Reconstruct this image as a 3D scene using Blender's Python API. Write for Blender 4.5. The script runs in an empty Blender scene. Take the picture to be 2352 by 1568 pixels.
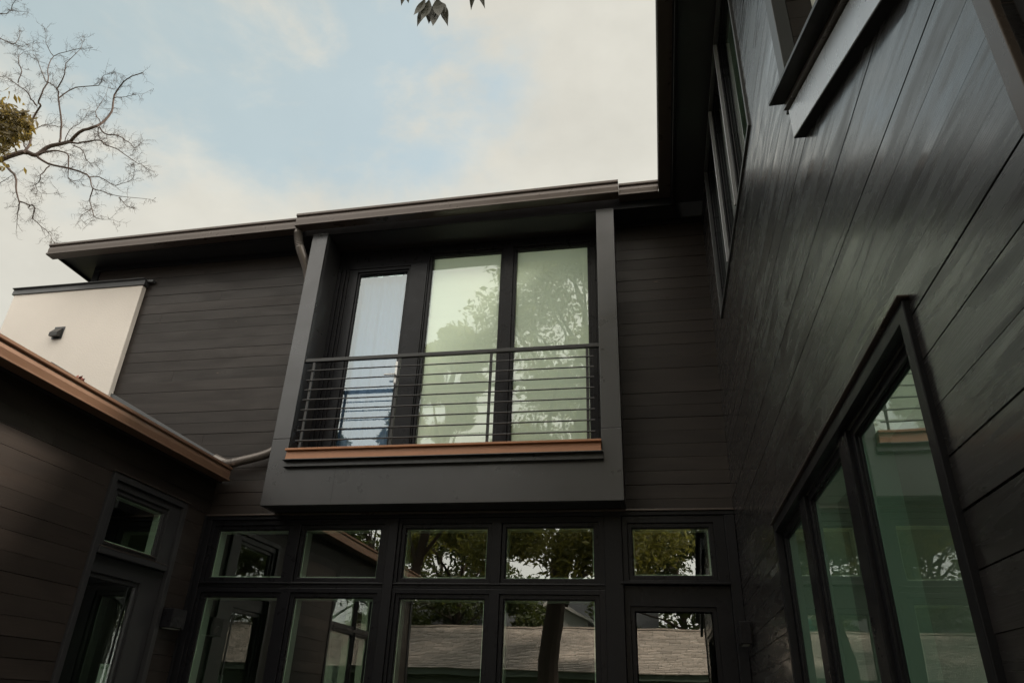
import bpy, bmesh, math, random
from mathutils import Vector, Matrix, noise

# ------------------------------------------------------------------ camera, sky, sun, exposure
scene = bpy.context.scene
EYE = 1.5                                   # eye height; all building heights below are given above the eye
cd = bpy.data.cameras.new("camera")
cam = bpy.data.objects.new("camera", cd)
scene.collection.objects.link(cam)
def rodrigues(a):
    th = a.length
    return Matrix.Rotation(th, 3, a / th)
Rw = rodrigues(Vector((1.08689107, 0.13280584, -0.14891998)))   # rows: right, down, forward
right, down, fwd = Vector(Rw[0]), Vector(Rw[1]), Vector(Rw[2])
m = Matrix((right, -down, -fwd)).transposed().to_4x4()
m.translation = Vector((0, 0, EYE))
cam.matrix_world = m
cd.sensor_width = 36.0
cd.lens = 25.076
cd.clip_start = 0.05
cd.clip_end = 900
scene.camera = cam

SUN_DIR = Vector((0.56, 0.36, 0.75)).normalized()     # towards the sun: ahead to the right, behind the house, so the terrace lies in shade
elev = math.asin(SUN_DIR.z)
azim = math.atan2(SUN_DIR.x, SUN_DIR.y)
sd = bpy.data.lights.new("sun", 'SUN')
sd.energy = 4.5
sd.angle = math.radians(8)
sd.color = (1.0, 0.85, 0.70)
sun = bpy.data.objects.new("sun", sd)
sun.rotation_euler = SUN_DIR.to_track_quat('Z', 'Y').to_euler()
scene.collection.objects.link(sun)

world = bpy.data.worlds.new("World")
scene.world = world
world.use_nodes = True
wt = world.node_tree
for n in list(wt.nodes):
    wt.nodes.remove(n)
def wn(t, **k):
    n = wt.nodes.new(t)
    for a, b in k.items():
        setattr(n, a, b)
    return n
wo = wn('ShaderNodeOutputWorld')
wb = wn('ShaderNodeBackground')
wb.inputs['Strength'].default_value = 0.10
sky = wn('ShaderNodeTexSky', sky_type='NISHITA', sun_disc=False)
sky.sun_elevation = elev
sky.sun_rotation = azim
tc = wn('ShaderNodeTexCoord')
# clouds: a thin bright veil that opens into soft blue patches
mp = wn('ShaderNodeMapping')
mp.inputs['Scale'].default_value = (1.0, 1.0, 1.5)
mp.inputs['Location'].default_value = (1.35, 0.4, 0.7)
n1 = wn('ShaderNodeTexNoise')
n1.inputs['Scale'].default_value = 3.4
n1.inputs['Detail'].default_value = 12.0
n1.inputs['Roughness'].default_value = 0.60
n1.inputs['Distortion'].default_value = 0.25
wt.links.new(tc.outputs['Generated'], mp.inputs['Vector'])
wt.links.new(mp.outputs['Vector'], n1.inputs['Vector'])
def gap(direction, c0, c1):
    """0..1 weight of a clear patch around a direction of the sky"""
    d = wn('ShaderNodeVectorMath', operation='DOT_PRODUCT')
    d.inputs[1].default_value = Vector(direction).normalized()
    wt.links.new(tc.outputs['Generated'], d.inputs[0])
    r = wn('ShaderNodeMapRange', interpolation_type='SMOOTHSTEP')
    r.inputs['From Min'].default_value = c0
    r.inputs['From Max'].default_value = c1
    wt.links.new(d.outputs['Value'], r.inputs['Value'])
    return r.outputs['Result']
def mmath(op, a, b):
    n = wn('ShaderNodeMath', operation=op)
    for i, v in enumerate((a, b)):
        if isinstance(v, (int, float)):
            n.inputs[i].default_value = v
        else:
            wt.links.new(v, n.inputs[i])
    return n.outputs[0]
def pdir(u, v):      # a direction of the sky, given as seen from the terrace
    f = 1.39311816 * 1176
    return right * ((u - 1176) / f) + down * ((v - 784) / f) + fwd
g = mmath('MAXIMUM', mmath('MULTIPLY', gap(pdir(770, 10), 0.945, 0.99), 1.25),
          mmath('MULTIPLY', gap(pdir(60, 0), 0.955, 0.995), 1.0))
g = mmath('MAXIMUM', g, mmath('MULTIPLY', gap(pdir(900, 150), 0.955, 0.995), 0.50))
g = mmath('MAXIMUM', g, mmath('MULTIPLY', gap((-0.37, -0.83, 0.43), 0.980, 0.998), 1.2))
# blueness = smooth(gap + (noise-0.5)*k)
nz = mmath('MULTIPLY', mmath('SUBTRACT', n1.outputs['Fac'], 0.5), 4.2)
blue = mmath('ADD', mmath('MULTIPLY', g, mmath('ADD', 1.0, mmath('MULTIPLY', nz, 0.55))), mmath('MULTIPLY', nz, 0.42))
mr = wn('ShaderNodeMapRange', interpolation_type='SMOOTHSTEP')
mr.inputs['From Min'].default_value = 0.34
mr.inputs['From Max'].default_value = 1.30
mr.inputs['To Max'].default_value = 0.68
wt.links.new(blue, mr.inputs['Value'])
cloudc = wn('ShaderNodeRGB')
cloudc.outputs[0].default_value = (4.82, 4.70, 4.18, 1)
skyb = wn('ShaderNodeMix', data_type='RGBA', blend_type='ADD')
skyb.inputs[0].default_value = 1.0
skyb.inputs[7].default_value = (1.60, 2.05, 1.35, 1)          # thin high haze in front of the blue
wt.links.new(sky.outputs['Color'], skyb.inputs[6])
n2 = wn('ShaderNodeTexNoise')
n2.inputs['Scale'].default_value = 5.5
n2.inputs['Detail'].default_value = 10.0
n2.inputs['Roughness'].default_value = 0.58
wt.links.new(mp.outputs['Vector'], n2.inputs['Vector'])
cs = wn('ShaderNodeVectorMath', operation='SCALE')
wt.links.new(cloudc.outputs[0], cs.inputs[0])
wt.links.new(mmath('ADD', 0.80, mmath('MULTIPLY', n2.outputs['Fac'], 0.42)), cs.inputs['Scale'])
mix = wn('ShaderNodeMix', data_type='RGBA')
wt.links.new(mr.outputs['Result'], mix.inputs[0])
wt.links.new(cs.outputs[0], mix.inputs[6])
wt.links.new(skyb.outputs[2], mix.inputs[7])
# added bright patch of sky behind the camera, out of view, fills the shaded terrace
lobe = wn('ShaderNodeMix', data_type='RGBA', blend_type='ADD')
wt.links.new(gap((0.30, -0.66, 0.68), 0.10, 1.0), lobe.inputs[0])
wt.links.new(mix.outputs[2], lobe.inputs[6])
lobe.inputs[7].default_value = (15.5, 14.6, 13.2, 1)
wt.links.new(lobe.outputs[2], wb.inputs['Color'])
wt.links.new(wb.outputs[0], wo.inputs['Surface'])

scene.view_settings.view_transform = 'Standard'
scene.view_settings.look = 'None'
scene.view_settings.exposure = 0.55
scene.view_settings.gamma = 1.0
try:
    scene.cycles.max_bounces = 12
    scene.cycles.glossy_bounces = 6
    scene.cycles.transparent_max_bounces = 16
    scene.cycles.use_denoising = True
    scene.cycles.caustics_reflective = False
    scene.cycles.caustics_refractive = False
except Exception:
    pass

# ------------------------------------------------------------------ materials
def mat(name, col, rough=0.5, metallic=0.0, spec=0.5, var=0.0, scale=4.0, stretch=(1, 1, 1),
        bump=0.0, bscale=40.0, bstretch=(1, 1, 1), island=0.0, rvar=0.0, blotch=None, coat=None, chips=False):
    m = bpy.data.materials.new(name)
    m.use_nodes = True
    t = m.node_tree
    p = t.nodes['Principled BSDF']
    p.inputs['Roughness'].default_value = rough
    p.inputs['Metallic'].default_value = metallic
    p.inputs['Specular IOR Level'].default_value = spec
    p.inputs['Base Color'].default_value = (*col, 1)
    if coat:
        p.inputs['Coat Weight'].default_value = coat[0]; p.inputs['Coat Roughness'].default_value = coat[1]; p.inputs['Coat IOR'].default_value = 1.65
    N = t.nodes.new
    L = t.links.new
    co = N('ShaderNodeTexCoord')
    geo = N('ShaderNodeNewGeometry')
    def ntex(sc, st, det=6.0, rough_=0.6, dist=0.0):
        mp = N('ShaderNodeMapping')
        mp.inputs['Scale'].default_value = st
        L(co.outputs['Object'], mp.inputs['Vector'])
        v = mp.outputs['Vector']
        if island:
            # each board has its own grain: shift the texture by the board's random number
            ml = N('ShaderNodeMath'); ml.operation = 'MULTIPLY'; ml.inputs[1].default_value = 37.0
            L(geo.outputs['Random Per Island'], ml.inputs[0])
            ad = N('ShaderNodeVectorMath'); ad.operation = 'ADD'
            L(v, ad.inputs[0]); L(ml.outputs[0], ad.inputs[1]); v = ad.outputs[0]
        n = N('ShaderNodeTexNoise')
        n.inputs['Scale'].default_value = sc
        n.inputs['Detail'].default_value = det
        n.inputs['Roughness'].default_value = rough_
        n.inputs['Distortion'].default_value = dist
        L(v, n.inputs['Vector'])
        return n.outputs['Fac']
    def mth(op, a, b):
        n = N('ShaderNodeMath'); n.operation = op
        for i, v in enumerate((a, b)):
            if isinstance(v, (int, float)): n.inputs[i].default_value = v
            else: L(v, n.inputs[i])
        return n.outputs[0]
    fac = None
    if var:
        fac = mth('ADD', 1.0 - var, mth('MULTIPLY', ntex(scale, stretch), 2 * var))
    if island:
        f2 = mth('ADD', 1.0 - island, mth('MULTIPLY', geo.outputs['Random Per Island'], 2 * island))
        fac = f2 if fac is None else mth('MULTIPLY', fac, f2)
    bl = None
    if blotch:
        bl = ntex(blotch[0], blotch[1], 5.0, 0.55, 1.2)
        f3 = N('ShaderNodeMapRange')
        f3.inputs['From Min'].default_value = 0.35; f3.inputs['From Max'].default_value = 0.68
        f3.inputs['To Min'].default_value = 1 - blotch[2]; f3.inputs['To Max'].default_value = 1 + blotch[2]
        L(bl, f3.inputs['Value'])
        fac = f3.outputs[0] if fac is None else mth('MULTIPLY', fac, f3.outputs[0])
    if fac is not None:
        vm = N('ShaderNodeVectorMath'); vm.operation = 'SCALE'
        vm.inputs[0].default_value = col
        L(fac, vm.inputs['Scale'])
        L(vm.outputs[0], p.inputs['Base Color'])
        if chips:          # a few chips and scuffs in the stain, bare wood showing
            cf = N('ShaderNodeMapRange'); cf.inputs['From Min'].default_value = 0.765; cf.inputs['From Max'].default_value = 0.80
            L(ntex(7.0, (1.0, 1.0, 9.0), 3.0, 0.5), cf.inputs['Value'])
            cm = N('ShaderNodeMix'); cm.data_type = 'RGBA'; cm.inputs[7].default_value = (0.26, 0.17, 0.11, 1)
            L(cf.outputs[0], cm.inputs[0]); L(vm.outputs[0], cm.inputs[6]); L(cm.outputs[2], p.inputs['Base Color'])
    if rvar:
        src = bl if bl is not None else ntex(scale * 1.7, stretch)
        r3 = N('ShaderNodeMapRange')
        r3.inputs['From Min'].default_value = 0.3; r3.inputs['From Max'].default_value = 0.7
        r3.inputs['To Min'].default_value = rough + rvar; r3.inputs['To Max'].default_value = rough - rvar
        L(src, r3.inputs['Value'])
        L(r3.outputs[0], p.inputs['Roughness'])
        if coat:
            cr = N('ShaderNodeMath'); cr.operation = 'ADD'; cr.inputs[1].default_value = coat[1] - rough; L(r3.outputs[0], cr.inputs[0]); L(cr.outputs[0], p.inputs['Coat Roughness'])
    if bump:
        b = N('ShaderNodeBump')
        b.inputs['Strength'].default_value = bump
        b.inputs['Distance'].default_value = 0.004
        L(ntex(bscale, bstretch, 4.0), b.inputs['Height'])
        L(b.outputs[0], p.inputs['Normal'])
    return m

def glass(name, tint, base=0.10, wave=0.00045):
    m = bpy.data.materials.new(name)
    m.use_nodes = True
    t = m.node_tree
    t.nodes.remove(t.nodes['Principled BSDF'])
    N = t.nodes.new; L = t.links.new
    out = t.nodes['Material Output']
    tr = N('ShaderNodeBsdfTransparent'); tr.inputs[0].default_value = (*tint, 1)
    gl = N('ShaderNodeBsdfGlossy'); gl.inputs['Roughness'].default_value = 0.0
    gl.inputs['Color'].default_value = (0.92, 0.97, 0.96, 1)
    fr = N('ShaderNodeFresnel'); fr.inputs['IOR'].default_value = 1.5
    ad = N('ShaderNodeMath'); ad.operation = 'ADD'; ad.use_clamp = True; ad.inputs[1].default_value = base
    L(fr.outputs[0], ad.inputs[0])
    ge = N('ShaderNodeNewGeometry')
    fb = N('ShaderNodeMath'); fb.operation = 'SUBTRACT'; fb.inputs[0].default_value = 1.0; L(ge.outputs['Backfacing'], fb.inputs[1])
    fm = N('ShaderNodeMath'); fm.operation = 'MULTIPLY'; L(ad.outputs[0], fm.inputs[0]); L(fb.outputs[0], fm.inputs[1])
    mx = N('ShaderNodeMixShader')
    L(fm.outputs[0], mx.inputs[0]); L(tr.outputs[0], mx.inputs[1]); L(gl.outputs[0], mx.inputs[2])
    L(mx.outputs[0], out.inputs['Surface'])
    if wave:
        co = N('ShaderNodeTexCoord')
        n = N('ShaderNodeTexNoise'); n.inputs['Scale'].default_value = 2.2; n.inputs['Detail'].default_value = 2.0
        L(co.outputs['Object'], n.inputs['Vector'])
        b = N('ShaderNodeBump'); b.inputs['Strength'].default_value = 1.0; b.inputs['Distance'].default_value = wave
        L(n.outputs['Fac'], b.inputs['Height']); L(b.outputs[0], gl.inputs['Normal'])
    return m

M = {}
M['siding'] = mat('brown_black_painted_boards', (0.0260, 0.0202, 0.0174), 0.52, spec=0.22, var=0.30, scale=2.0, stretch=(0.8, 0.8, 40),
                  bump=0.25, bscale=2.0, bstretch=(2, 2, 140), island=0.16, rvar=0.08, blotch=(0.9, (1.2, 1.2, 5), 0.20), coat=(0.14, 0.34), chips=True)
M['siding_streaky'] = mat('streaky_black_stained_boards', (0.0140, 0.0124, 0.0126), 0.46, spec=0.25, var=0.80, scale=2.0, stretch=(0.8, 0.8, 48),
                  bump=0.45, bscale=2.0, bstretch=(2, 2, 140), island=0.55, rvar=0.15, blotch=(1.3, (1.2, 1.2, 9), 0.55), coat=(1.0, 0.24), chips=True)
M['batten'] = mat('dark_gap_paper', (0.008, 0.008, 0.009), 0.9)
M['trim'] = mat('black_trim_paint', (0.010, 0.010, 0.012), 0.36, spec=0.22, var=0.15, scale=5, rvar=0.05)
M['frame'] = mat('black_aluminium', (0.009, 0.009, 0.011), 0.30, spec=0.22, var=0.1, scale=6, rvar=0.05)
M['panel'] = mat('grey_coated_panel', (0.080, 0.080, 0.082), 0.31, metallic=0.7, var=0.10, scale=2.2, rvar=0.06)
M['metal'] = mat('dark_bronze_sheet', (0.085, 0.067, 0.058), 0.30, metallic=0.25, var=0.10, scale=3.0, rvar=0.05)
M['spout'] = mat('brown_grey_pipe', (0.150, 0.132, 0.120), 0.33, metallic=0.45, var=0.1, scale=6)
M['sunlit_bronze'] = mat('sunlit_bronze_sheet', (0.20, 0.118, 0.078), 0.34, metallic=0.3, var=0.12, scale=3.0, rvar=0.05)  # bronze with the warm sunlit tint of the left gutter painted in
M['flash'] = mat('grey_flashing', (0.085, 0.088, 0.092), 0.40, metallic=0.3, var=0.15, scale=6)
M['slate_frame'] = mat('slate_grey_aluminium', (0.028, 0.028, 0.030), 0.34, var=0.1, scale=6, rvar=0.05)
M['rail'] = mat('black_steel', (0.030, 0.030, 0.030), 0.38, metallic=0.2, var=0.2, scale=20)
M['wood'] = mat('oiled_cedar', (0.36, 0.155, 0.070), 0.45, var=0.30, scale=3.0, stretch=(1.5, 20, 40), bump=0.2, bscale=3, bstretch=(2, 60, 60))
M['stucco'] = mat('white_stucco', (0.79, 0.73, 0.665), 0.85, var=0.08, scale=1.6, bump=0.5, bscale=55)
M['pale_metal'] = mat('pale_grey_metal', (0.55, 0.55, 0.57), 0.28, metallic=0.5, var=0.06, scale=3, rvar=0.04)
M['mullion_glare'] = mat('painted_glare_metal', (0.42, 0.42, 0.45), 0.25, metallic=0.3)  # pale colour paints in the glare on the dark mullions
M['soffit'] = mat('dark_soffit', (0.020, 0.020, 0.021), 0.6, var=0.15, scale=4)
M['roof'] = mat('dark_standing_seam', (0.05, 0.05, 0.055), 0.45, metallic=0.2, var=0.15, scale=2)
M['glass_low'] = glass('clear_window_glass', (0.80, 0.88, 0.82), 0.19)
M['glass_up'] = glass('upper_window_glass', (0.98, 1.0, 0.972), 0.08, 0.0012)
M['glass_green'] = glass('green_window_glass', (0.77, 0.92, 0.86), 0.30, 0.0008)
M['glass_door'] = glass('balcony_door_glass', (0.86, 0.93, 0.98), 0.13, 0.0006)
M['blind'] = mat('pale_roller_blind', (0.88, 0.90, 0.87), 0.9, var=0.04, scale=2, stretch=(1, 1, 12))
M['curtain'] = mat('blue_tinted_curtain', (0.26, 0.33, 0.43), 0.9, var=0.04, scale=3)  # curtain tinted blue to paint in the sky reflection of the door
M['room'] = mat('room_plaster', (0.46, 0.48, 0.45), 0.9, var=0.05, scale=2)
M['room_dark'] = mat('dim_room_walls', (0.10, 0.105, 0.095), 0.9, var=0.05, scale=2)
M['liner'] = mat('white_jamb', (0.72, 0.74, 0.68), 0.5)
M['steel'] = mat('satin_steel', (0.45, 0.44, 0.42), 0.28, metallic=0.9)
M['paper'] = mat('white_paper', (0.80, 0.82, 0.80), 0.8)
M['ink'] = mat('grey_print', (0.30, 0.36, 0.30), 0.8)
M['bark'] = mat('grey_brown_bark', (0.046, 0.030, 0.023), 0.9, var=0.35, scale=9, bump=0.8, bscale=30)
M['leaf'] = mat('green_leaf', (0.160, 0.160, 0.055), 0.55, var=0.35, scale=0.8, island=0.45)
M['leaf_olive'] = mat('olive_leaf', (0.105, 0.083, 0.036), 0.6, var=0.3, scale=1.2, island=0.35)
M['leaf_dark'] = mat('deep_green_leaf', (0.060, 0.075, 0.026), 0.5, var=0.35, scale=0.7, island=0.45)
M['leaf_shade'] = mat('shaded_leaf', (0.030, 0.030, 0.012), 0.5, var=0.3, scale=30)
M['rust'] = mat('rust_leaf', (0.16, 0.035, 0.02), 0.7, var=0.4, scale=30)
M['shingle'] = mat('weathered_shingle', (0.50, 0.445, 0.40), 0.85, var=0.30, scale=5, stretch=(1, 3, 3), island=0.22, bump=0.5, bscale=30)
M['white_paint'] = mat('white_paint', (0.78, 0.77, 0.74), 0.6, var=0.05)
M['green_paint'] = mat('grey_green_paint', (0.13, 0.17, 0.14), 0.6, var=0.1)
M['teal'] = mat('teal_paint', (0.05, 0.26, 0.22), 0.5, var=0.1)
M['paving'] = mat('terrace_stone', (0.13, 0.125, 0.12), 0.8, var=0.2, scale=1.5, bump=0.3)
M['soil'] = mat('dry_lawn', (0.08, 0.085, 0.04), 0.95, var=0.4, scale=0.6, bump=0.6, bscale=8)

for k in ('leaf', 'leaf_olive', 'leaf_dark', 'blind'):
    t_ = M[k].node_tree
    p_ = t_.nodes['Principled BSDF']; o_ = t_.nodes['Material Output']
    tl = t_.nodes.new('ShaderNodeBsdfTranslucent'); ms = t_.nodes.new('ShaderNodeMixShader'); ms.inputs[0].default_value = 0.45 if k != 'blind' else 0.55
    src = p_.inputs['Base Color'].links[0].from_socket
    sc_ = t_.nodes.new('ShaderNodeVectorMath'); sc_.operation = 'MULTIPLY'; sc_.inputs[1].default_value = (1.9, 1.8, 1.0) if k != 'blind' else (1.0, 1.0, 1.0)
    t_.links.new(src, sc_.inputs[0]); t_.links.new(sc_.outputs[0], tl.inputs['Color'])
    t_.links.new(p_.outputs[0], ms.inputs[1]); t_.links.new(tl.outputs[0], ms.inputs[2]); t_.links.new(ms.outputs[0], o_.inputs['Surface'])

# ------------------------------------------------------------------ mesh helpers
COL = scene.collection
def Z(h): return h + EYE
class MB:
    """collects solids (heights are given above the eye) and links them as one mesh object"""
    def __init__(s): s.v = []; s.f = []
    def add(s, vs, fs):
        o = len(s.v); s.v += [(a, b, c + EYE) for a, b, c in vs]; s.f += [tuple(i + o for i in f) for f in fs]
    def box(s, x0, x1, y0, y1, z0, z1):
        vs = [(x, y, z) for z in (z0, z1) for y in (y0, y1) for x in (x0, x1)]
        s.add(vs, [(0, 2, 3, 1), (4, 5, 7, 6), (0, 1, 5, 4), (2, 6, 7, 3), (0, 4, 6, 2), (1, 3, 7, 5)]); return s
    def prism(s, poly, a, b, axis, shear=0.0):
        """poly in the two other axes, swept along axis from a to b; shear adds height along the sweep"""
        def P(p, t, k):
            if axis == 'y': return (p[0], t, p[1] + k)
            if axis == 'x': return (t, p[0], p[1] + k)
            return (p[0], p[1], t)
        n = len(poly)
        vs = [P(p, a, shear * a) for p in poly] + [P(p, b, shear * b) for p in poly]
        fs = [tuple(range(n))[::-1], tuple(range(n, 2 * n))] + [(i, (i + 1) % n, n + (i + 1) % n, n + i) for i in range(n)]
        s.add(vs, fs); return s
    def tube(s, pts, r, n=10, cap=True):
        pts = [Vector(p) for p in pts]
        rs = r if isinstance(r, (list, tuple)) else [r] * len(pts)
        vs = []; fs = []
        up = None
        for i, p in enumerate(pts):
            t = (pts[min(i + 1, len(pts) - 1)] - pts[max(i - 1, 0)])
            t = t.normalized() if t.length > 1e-9 else Vector((0, 0, 1))
            if up is None:
                up = t.orthogonal().normalized()
            up = (up - t * up.dot(t))
            up = up.normalized() if up.length > 1e-6 else t.orthogonal().normalized()
            w = t.cross(up)
            for k in range(n):
                a = 2 * math.pi * k / n
                q = p + (up * math.cos(a) + w * math.sin(a)) * rs[i]
                vs.append(tuple(q))
        for i in range(len(pts) - 1):
            for k in range(n):
                k2 = (k + 1) % n
                fs.append((i * n + k, i * n + k2, (i + 1) * n + k2, (i + 1) * n + k))
        if cap:
            fs.append(tuple(range(n))[::-1]); fs.append(tuple((len(pts) - 1) * n + k for k in range(n)))
        s.add(vs, fs); return s
    def build(s, name, material, parent=None, smooth=False, bevel=0.0, origin=None):
        me = bpy.data.meshes.new(name)
        o = Vector(origin) if origin else Vector((0, 0, 0))
        me.from_pydata([(a - o.x, b - o.y, c - o.z) for a, b, c in s.v], [], s.f)
        bm = bmesh.new(); bm.from_mesh(me)
        bmesh.ops.recalc_face_normals(bm, faces=bm.faces)
        bm.to_mesh(me); bm.free()
        me.materials.append(material)
        if smooth:
            for p in me.polygons: p.use_smooth = True
        ob = bpy.data.objects.new(name, me)
        ob.location = o
        COL.objects.link(ob)
        if parent is not None:
            ob.parent = parent
            ob.matrix_parent_inverse = parent_world(parent).inverted()
        if bevel:
            md = ob.modifiers.new('bevel', 'BEVEL'); md.width = bevel; md.segments = 2; md.limit_method = 'ANGLE'
        return ob
def parent_world(p):
    m = Matrix.Translation(p.location)
    return m
def tag(o, label=None, cat=None, group=None, kind=None):
    if label: o['label'] = label
    if cat: o['category'] = cat
    if group: o['group'] = group
    if kind: o['kind'] = kind
    return o
def empty(name, loc, label, cat, group=None):
    o = bpy.data.objects.new(name, None)
    o.empty_display_size = 0.2
    o.location = loc
    COL.objects.link(o)
    return tag(o, label, cat, group)

# wall frames: u runs along the wall, d goes into the wall
def WB(u, d, z): return (u, 6.4 + d, z)             # back wall, faces the terrace (-y)
XL, XR = -4.33, 0.688
def WL(u, d, z): return (XL - d, u, z)              # left wing wall, faces +x
def WR(u, d, z): return (XR + d, u, z)              # right wing wall, faces -x
def wbox(mb, W, u0, u1, d0, d1, z0, z1):
    a = W(u0, d0, z0); b = W(u1, d1, z1)
    mb.box(min(a[0], b[0]), max(a[0], b[0]), min(a[1], b[1]), max(a[1], b[1]), z0, z1); return mb
def plate(mb, W, u0, u1, z0, z1, holes, d0, d1):
    """one solid sheet with rectangular openings, thickness d0..d1"""
    us = sorted({u0, u1} | {min(max(h[k], u0), u1) for h in holes for k in (0, 1)})
    zs = sorted({z0, z1} | {min(max(h[k], z0), z1) for h in holes for k in (2, 3)})
    nu, nz_ = len(us) - 1, len(zs) - 1
    def solid(i, j):
        if not (0 <= i < nu and 0 <= j < nz_): return False
        cu, cz = (us[i] + us[i + 1]) / 2, (zs[j] + zs[j + 1]) / 2
        return not any(h[0] < cu < h[1] and h[2] < cz < h[3] for h in holes)
    idx = {}; vs = []; fs = []
    def V(i, j, k):
        if (i, j, k) not in idx:
            idx[(i, j, k)] = len(vs); vs.append(W(us[i], (d0, d1)[k], zs[j]))
        return idx[(i, j, k)]
    for i in range(nu):
        for j in range(nz_):
            if not solid(i, j): continue
            fs.append((V(i, j, 0), V(i + 1, j, 0), V(i + 1, j + 1, 0), V(i, j + 1, 0)))
            fs.append((V(i, j, 1), V(i, j + 1, 1), V(i + 1, j + 1, 1), V(i + 1, j, 1)))
            if not solid(i - 1, j): fs.append((V(i, j, 0), V(i, j + 1, 0), V(i, j + 1, 1), V(i, j, 1)))
            if not solid(i + 1, j): fs.append((V(i + 1, j, 0), V(i + 1, j, 1), V(i + 1, j + 1, 1), V(i + 1, j + 1, 0)))
            if not solid(i, j - 1): fs.append((V(i, j, 0), V(i, j, 1), V(i + 1, j, 1), V(i + 1, j, 0)))
            if not solid(i, j + 1): fs.append((V(i, j + 1, 0), V(i + 1, j + 1, 0), V(i + 1, j + 1, 1), V(i, j + 1, 1)))
    mb.add(vs, fs); return mb
def boards(mb, W, u0, u1, z0, z1, holes, zref, pitch, rnd, limit=None, thick=0.020, joints=0.6, gapw=0.0035, cup=0.0006):
    """tongue-and-groove boards laid row by row, cut round the openings"""
    r0 = math.floor((z0 - zref) / pitch) - 1
    r1 = math.ceil((z1 - zref) / pitch) + 1
    for r in range(r0, r1):
        gw = gapw * rnd.choice((0.35, 0.7, 1.0, 1.0, 1.5))
        a, b = max(zref + r * pitch + gw, z0), min(zref + (r + 1) * pitch, z1)
        if b - a < 0.004: continue
        cuts = sorted({a, b} | {h[k] for h in holes for k in (2, 3) if a < h[k] < b})
        jl = [u0 + rnd.random() * (u1 - u0)] if rnd.random() < joints else []
        out = rnd.uniform(-0.0015, 0.0015); cu = rnd.uniform(-cup, cup)
        for za, zb in zip(cuts, cuts[1:]):
            zc = (za + zb) / 2
            spans = [(u0, u1)]
            hs = [(h[0], h[1]) for h in holes if h[2] < zc < h[3]]
            if limit:
                hs += limit(zc)
            for h0, h1 in hs:
                ns = []
                for s0, s1 in spans:
                    if h1 <= s0 or h0 >= s1: ns.append((s0, s1)); continue
                    if h0 > s0: ns.append((s0, h0))
                    if h1 < s1: ns.append((h1, s1))
                spans = ns
            for s0, s1 in spans:
                pts = [s0] + [j for j in jl if s0 + 0.3 < j < s1 - 0.3] + [s1]
                for i, (p, q) in enumerate(zip(pts, pts[1:])):
                    q2 = q - 0.002 if i < len(pts) - 2 else q
                    ca, cb = out + cu * (1 - 2 * (za - a) / (b - a)), out + cu * (1 - 2 * (zb - a) / (b - a))
                    mb.add([W(p, ca, za), W(q2, ca, za), W(q2, thick, za), W(p, thick, za), W(p, cb, zb), W(q2, cb, zb), W(q2, thick, zb), W(p, thick, zb)],
                           [(0, 1, 2, 3), (4, 5, 6, 7), (0, 1, 5, 4), (1, 2, 6, 5), (2, 3, 7, 6), (3, 0, 4, 7)])
    return mb

# ------------------------------------------------------------------ ground
g = MB(); g.box(-320, 320, -320, 320, -1.9, -1.6)
tag(g.build('ground', M['soil']), 'dry green lawn around the house', 'ground', kind='structure')
g = MB(); g.box(-4.33, 6.0, -3.5, 6.4, -1.598, -1.5)
tag(g.build('terrace', M['paving']), 'pale stone terrace between the wings', 'terrace', kind='structure')

rnd = random.Random(4)

# ------------------------------------------------------------------ back wing (two storeys)
back = empty('house_wing', (-1.8, 6.6, 0), 'two-storey back wing in dark horizontal boards, with the grey framed balcony on its face', 'house wing')
ROOFZ = 4.75
LOWER = (-4.33, 0.688, -1.5, 1.60)                 # glazed ground floor
BAL = (-3.44, -0.40, 2.12, 4.715)                  # balcony recess
b = boards(MB(), WB, -6.67, XR, 1.60, ROOFZ, [BAL, (-6.7, -5.9, 1.0, 4.36)], 2.353, 0.12735, rnd)
b.build('wall', M['siding'], back)
s = plate(MB(), WB, -6.67, XR, -1.5, ROOFZ, [BAL, (-4.25, 0.62, -1.6, 1.56)], 0.020, 0.10)
s.build('wall_sheathing', M['batten'], back)
c = MB(); c.box(-6.69, -6.60, 6.385, 9.5, 2.6, ROOFZ)
for k in range(10): pass
c.build('corner_board', M['trim'], back)
# side and rear of the upper storey
c = MB(); c.box(-6.67, -6.60, 6.50, 12.0, -1.5, ROOFZ - 0.002); c.box(-6.67, 5.5, 12.0, 12.1, -1.5, ROOFZ)
c.build('rear_wall', M['siding'], back)
# ceiling / floors close the rooms, except for the added skylight opening
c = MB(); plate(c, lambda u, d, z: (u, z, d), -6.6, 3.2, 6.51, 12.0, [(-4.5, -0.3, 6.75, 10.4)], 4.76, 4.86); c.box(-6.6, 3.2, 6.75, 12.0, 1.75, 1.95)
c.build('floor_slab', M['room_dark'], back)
# rooms seen through the glass
def room(mb, x0, x1, y0, y1, z0, z1, openside, also=''):
    t = 0.04
    if openside != 'y0': mb.box(x0, x1, y0 - t, y0, z0, z1)
    if openside != 'y1': mb.box(x0, x1, y1, y1 + t, z0, z1)
    if openside != 'x0': mb.box(x0 - t, x0, y0, y1, z0, z1)
    if openside != 'x1' and also != 'x1': mb.box(x1, x1 + t, y0, y1, z0, z1)
    mb.box(x0 - t, x1 + t, y0 - t, y1 + t, z0 - t, z0 - 0.001); 
    if also != 'z1': mb.box(x0 - t, x1 + t, y0 - t, y1 + t, z1 + 0.001, z1 + t)
    return mb
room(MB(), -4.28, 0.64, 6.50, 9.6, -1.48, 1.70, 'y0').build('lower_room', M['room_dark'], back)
room(MB(), -4.6, -0.2, 6.60, 10.6, 2.10, 4.74, 'y0', 'z1').build('upper_room', M['liner'], back)

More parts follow.
